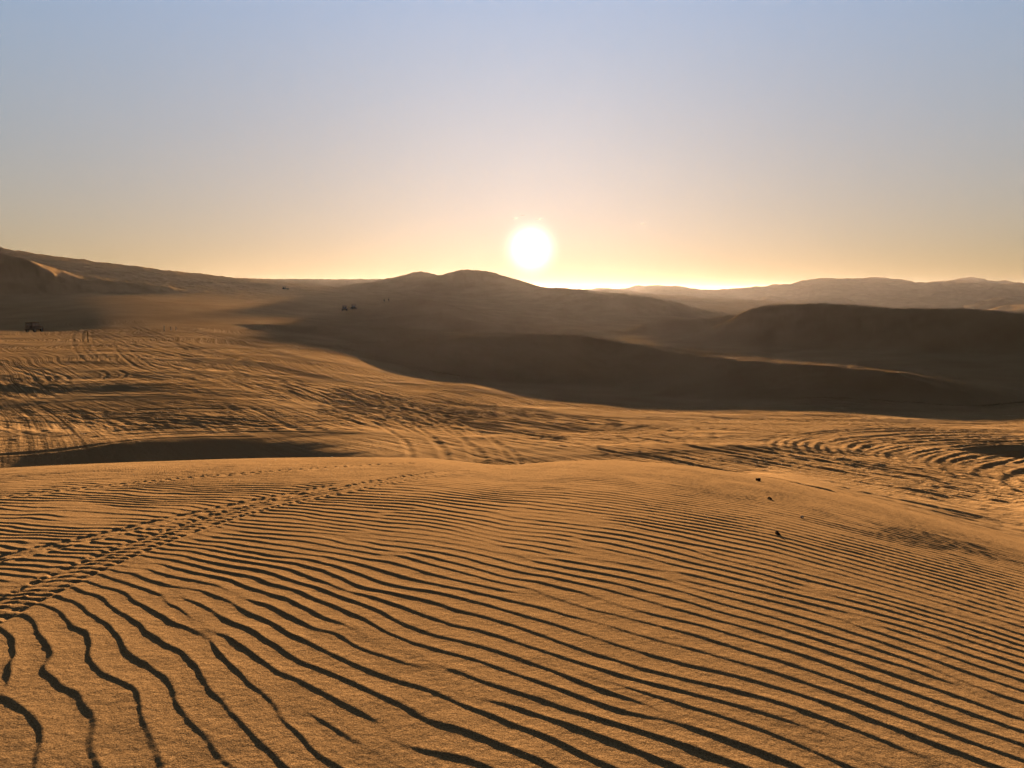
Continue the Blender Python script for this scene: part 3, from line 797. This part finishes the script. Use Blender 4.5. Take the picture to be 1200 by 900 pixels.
for px, py, w_, h_, lab, sd in [(604, 256, 8, 2.4, 'small pale cloud wisp just above the sun, to its upper left', 1),
                                (632.5, 256.5, 8, 2.6, 'small pale cloud wisp just above the sun, to its upper right', 2),
                                (612, 252.5, 6, 1.5, 'faintest cloud wisp, topmost of those above the sun', 3),
                                (753, 262.5, 8, 2.2, 'small pale cloud wisp alone in the sky right of the sun', 4)]:
    make_cloud(px, py, w_, h_, lab, sd)

# ---------------------------------------------------------------- haze
def haze():
    bm = bmesh.new(); box(bm, (0, 0, (50 - 70) / 2), (27000, 27000, 120))
    m = bpy.data.materials.new('haze_air'); m.use_nodes = True; nt = m.node_tree; nt.nodes.clear()
    out = nd(nt, 'ShaderNodeOutputMaterial'); v = nd(nt, 'ShaderNodeVolumePrincipled')
    v.inputs['Color'].default_value = (.95, .84, .84, 1); v.inputs['Density'].default_value = HAZE_D; v.inputs['Anisotropy'].default_value = HAZE_G
    nt.links.new(v.outputs[0], out.inputs['Volume'])
    o = link('haze', bm, m); o['kind'] = 'stuff'; o['label'] = 'thin warm dust haze hanging over the dunes'
HAZE_D, HAZE_G = 1.9e-5, .60
haze()

# ---------------------------------------------------------------- light
EXPO = 2.5
SKY_GK = [(g, e, k / 2 ** EXPO / .05) for g, e, k in ((.286, -.30, .350), (.280, .85, .290), (.381, 2.2, .222))]
w = bpy.data.worlds.new('World'); scene.world = w; w.use_nodes = True
nt = w.node_tree; nt.nodes.clear(); L = nt.links
out = nd(nt, 'ShaderNodeOutputWorld')
sky = nd(nt, 'ShaderNodeTexSky', sky_type='NISHITA'); sky.sun_disc = False
sky.sun_elevation = SUN_EL; sky.sun_rotation = SUN_AZ
sky.air_density = 1.0; sky.dust_density = 3.0; sky.ozone_density = 3.0; sky.altitude = 300
bg = nd(nt, 'ShaderNodeBackground'); bg.inputs['Strength'].default_value = .05
# the camera's soft highlight response: each channel of the sky compressed, then balanced
sep = nd(nt, 'ShaderNodeSeparateColor'); com = nd(nt, 'ShaderNodeCombineColor'); L.new(sky.outputs['Color'], sep.inputs[0])
tc = nd(nt, 'ShaderNodeTexCoord')
nv = nd(nt, 'ShaderNodeVectorMath', operation='NORMALIZE'); L.new(tc.outputs['Generated'], nv.inputs[0])
xyz = nd(nt, 'ShaderNodeSeparateXYZ'); L.new(nv.outputs[0], xyz.inputs[0])
zc = nd(nt, 'ShaderNodeClamp'); zc.inputs['Max'].default_value = .5; L.new(xyz.outputs['Z'], zc.inputs['Value'])
for c_, (g_, e_, k_) in enumerate(SKY_GK):
    p_ = nd(nt, 'ShaderNodeMath', operation='POWER'); p_.inputs[1].default_value = g_; L.new(sep.outputs[c_], p_.inputs[0])
    e1 = nd(nt, 'ShaderNodeMath', operation='MULTIPLY'); e1.inputs[1].default_value = e_; L.new(zc.outputs[0], e1.inputs[0])
    e2 = nd(nt, 'ShaderNodeMath', operation='EXPONENT'); L.new(e1.outputs[0], e2.inputs[0])
    e3 = nd(nt, 'ShaderNodeMath', operation='MULTIPLY'); L.new(e2.outputs[0], e3.inputs[0]); L.new(p_.outputs[0], e3.inputs[1])
    m_ = nd(nt, 'ShaderNodeMath', operation='MULTIPLY'); m_.inputs[1].default_value = k_; L.new(e3.outputs[0], m_.inputs[0]); L.new(m_.outputs[0], com.inputs[c_])
dt = nd(nt, 'ShaderNodeVectorMath', operation='DOT_PRODUCT'); dt.inputs[1].default_value = SUN_DIR; L.new(nv.outputs[0], dt.inputs[0])
fal = nd(nt, 'ShaderNodeMapRange', interpolation_type='SMOOTHSTEP'); L.new(dt.outputs['Value'], fal.inputs['Value'])
fal.inputs['From Min'].default_value = -.35; fal.inputs['From Max'].default_value = .72; fal.inputs['To Min'].default_value = .25; fal.inputs['To Max'].default_value = 1
fm_ = nd(nt, 'ShaderNodeMix', data_type='RGBA', blend_type='MULTIPLY'); fm_.inputs[0].default_value = 1
L.new(com.outputs[0], fm_.inputs[6]); 
zen = nd(nt, 'ShaderNodeMapRange', interpolation_type='SMOOTHSTEP'); L.new(xyz.outputs['Z'], zen.inputs['Value'])      # and towards the zenith
zen.inputs['From Min'].default_value = .44; zen.inputs['From Max'].default_value = .8; zen.inputs['To Min'].default_value = 1; zen.inputs['To Max'].default_value = .3
zf = nd(nt, 'ShaderNodeMath', operation='MULTIPLY'); L.new(fal.outputs[0], zf.inputs[0]); L.new(zen.outputs[0], zf.inputs[1])

wc = nd(nt, 'ShaderNodeMix', data_type='RGBA'); wc.inputs[6].default_value = (1.05, .74, .50, 1); wc.inputs[7].default_value = (1, 1, 1, 1); L.new(zf.outputs[0], wc.inputs[0])   # dusty warm light away from the sun
ws = nd(nt, 'ShaderNodeVectorMath', operation='SCALE'); L.new(wc.outputs[2], ws.inputs[0]); L.new(zf.outputs[0], ws.inputs['Scale'])
L.new(ws.outputs[0], fm_.inputs[7]); L.new(fm_.outputs[2], bg.inputs['Color'])
# bright aureole round the sun, a function of the angle to it
cl = nd(nt, 'ShaderNodeMath', operation='MINIMUM'); cl.inputs[1].default_value = .9999999; L.new(dt.outputs['Value'], cl.inputs[0])
ac = nd(nt, 'ShaderNodeMath', operation='ARCCOSINE'); L.new(cl.outputs[0], ac.inputs[0])
def glow(width_deg, power, col, strength):
    d = nd(nt, 'ShaderNodeMath', operation='DIVIDE'); d.inputs[1].default_value = math.radians(width_deg); L.new(ac.outputs[0], d.inputs[0])
    p = nd(nt, 'ShaderNodeMath', operation='POWER'); p.inputs[1].default_value = power; L.new(d.outputs[0], p.inputs[0])
    n_ = nd(nt, 'ShaderNodeMath', operation='MULTIPLY'); n_.inputs[1].default_value = -1; L.new(p.outputs[0], n_.inputs[0])
    e = nd(nt, 'ShaderNodeMath', operation='EXPONENT'); L.new(n_.outputs[0], e.inputs[0])
    m = nd(nt, 'ShaderNodeMath', operation='MULTIPLY'); m.inputs[1].default_value = strength; L.new(e.outputs[0], m.inputs[0])
    b = nd(nt, 'ShaderNodeBackground'); b.inputs['Color'].default_value = col + (1,); L.new(m.outputs[0], b.inputs['Strength'])
    return b
a1 = nd(nt, 'ShaderNodeAddShader'); a2 = nd(nt, 'ShaderNodeAddShader')
g1 = glow(1.2, 2.4, (1.0, .95, .75), .42); g2 = glow(3.2, 1.2, (1.0, .80, .36), .008)
L.new(bg.outputs[0], a1.inputs[0]); L.new(g1.outputs[0], a1.inputs[1]); L.new(a1.outputs[0], a2.inputs[0]); L.new(g2.outputs[0], a2.inputs[1])
L.new(a2.outputs[0], out.inputs['Surface'])

sl = bpy.data.lights.new('sunlight', 'SUN'); sl.energy = 5.0; sl.angle = math.radians(.53); sl.color = (1.0, .72, .44)
so = bpy.data.objects.new('sunlight', sl); COL.objects.link(so)
so.rotation_euler = (-SUN_DIR).to_track_quat('-Z', 'Y').to_euler()

# ---------------------------------------------------------------- camera
cam = bpy.data.cameras.new('camera'); cam.sensor_fit = 'HORIZONTAL'; cam.sensor_width = 36; cam.lens = 36 * FPX / 1200
cam.clip_start = .05; cam.clip_end = 80000
co = bpy.data.objects.new('camera', cam); COL.objects.link(co)
co.rotation_euler = (math.pi / 2 - PITCH, 0, 0)
scene.camera = co

vs = scene.view_settings
vs.view_transform = 'Standard'; vs.look = 'None'; vs.gamma = 1; vs.use_curve_mapping = False; vs.exposure = EXPO
cy = scene.cycles
cy.use_denoising = True; cy.volume_bounces = 0; cy.max_bounces = 4; cy.diffuse_bounces = 3; cy.transparent_max_bounces = 8
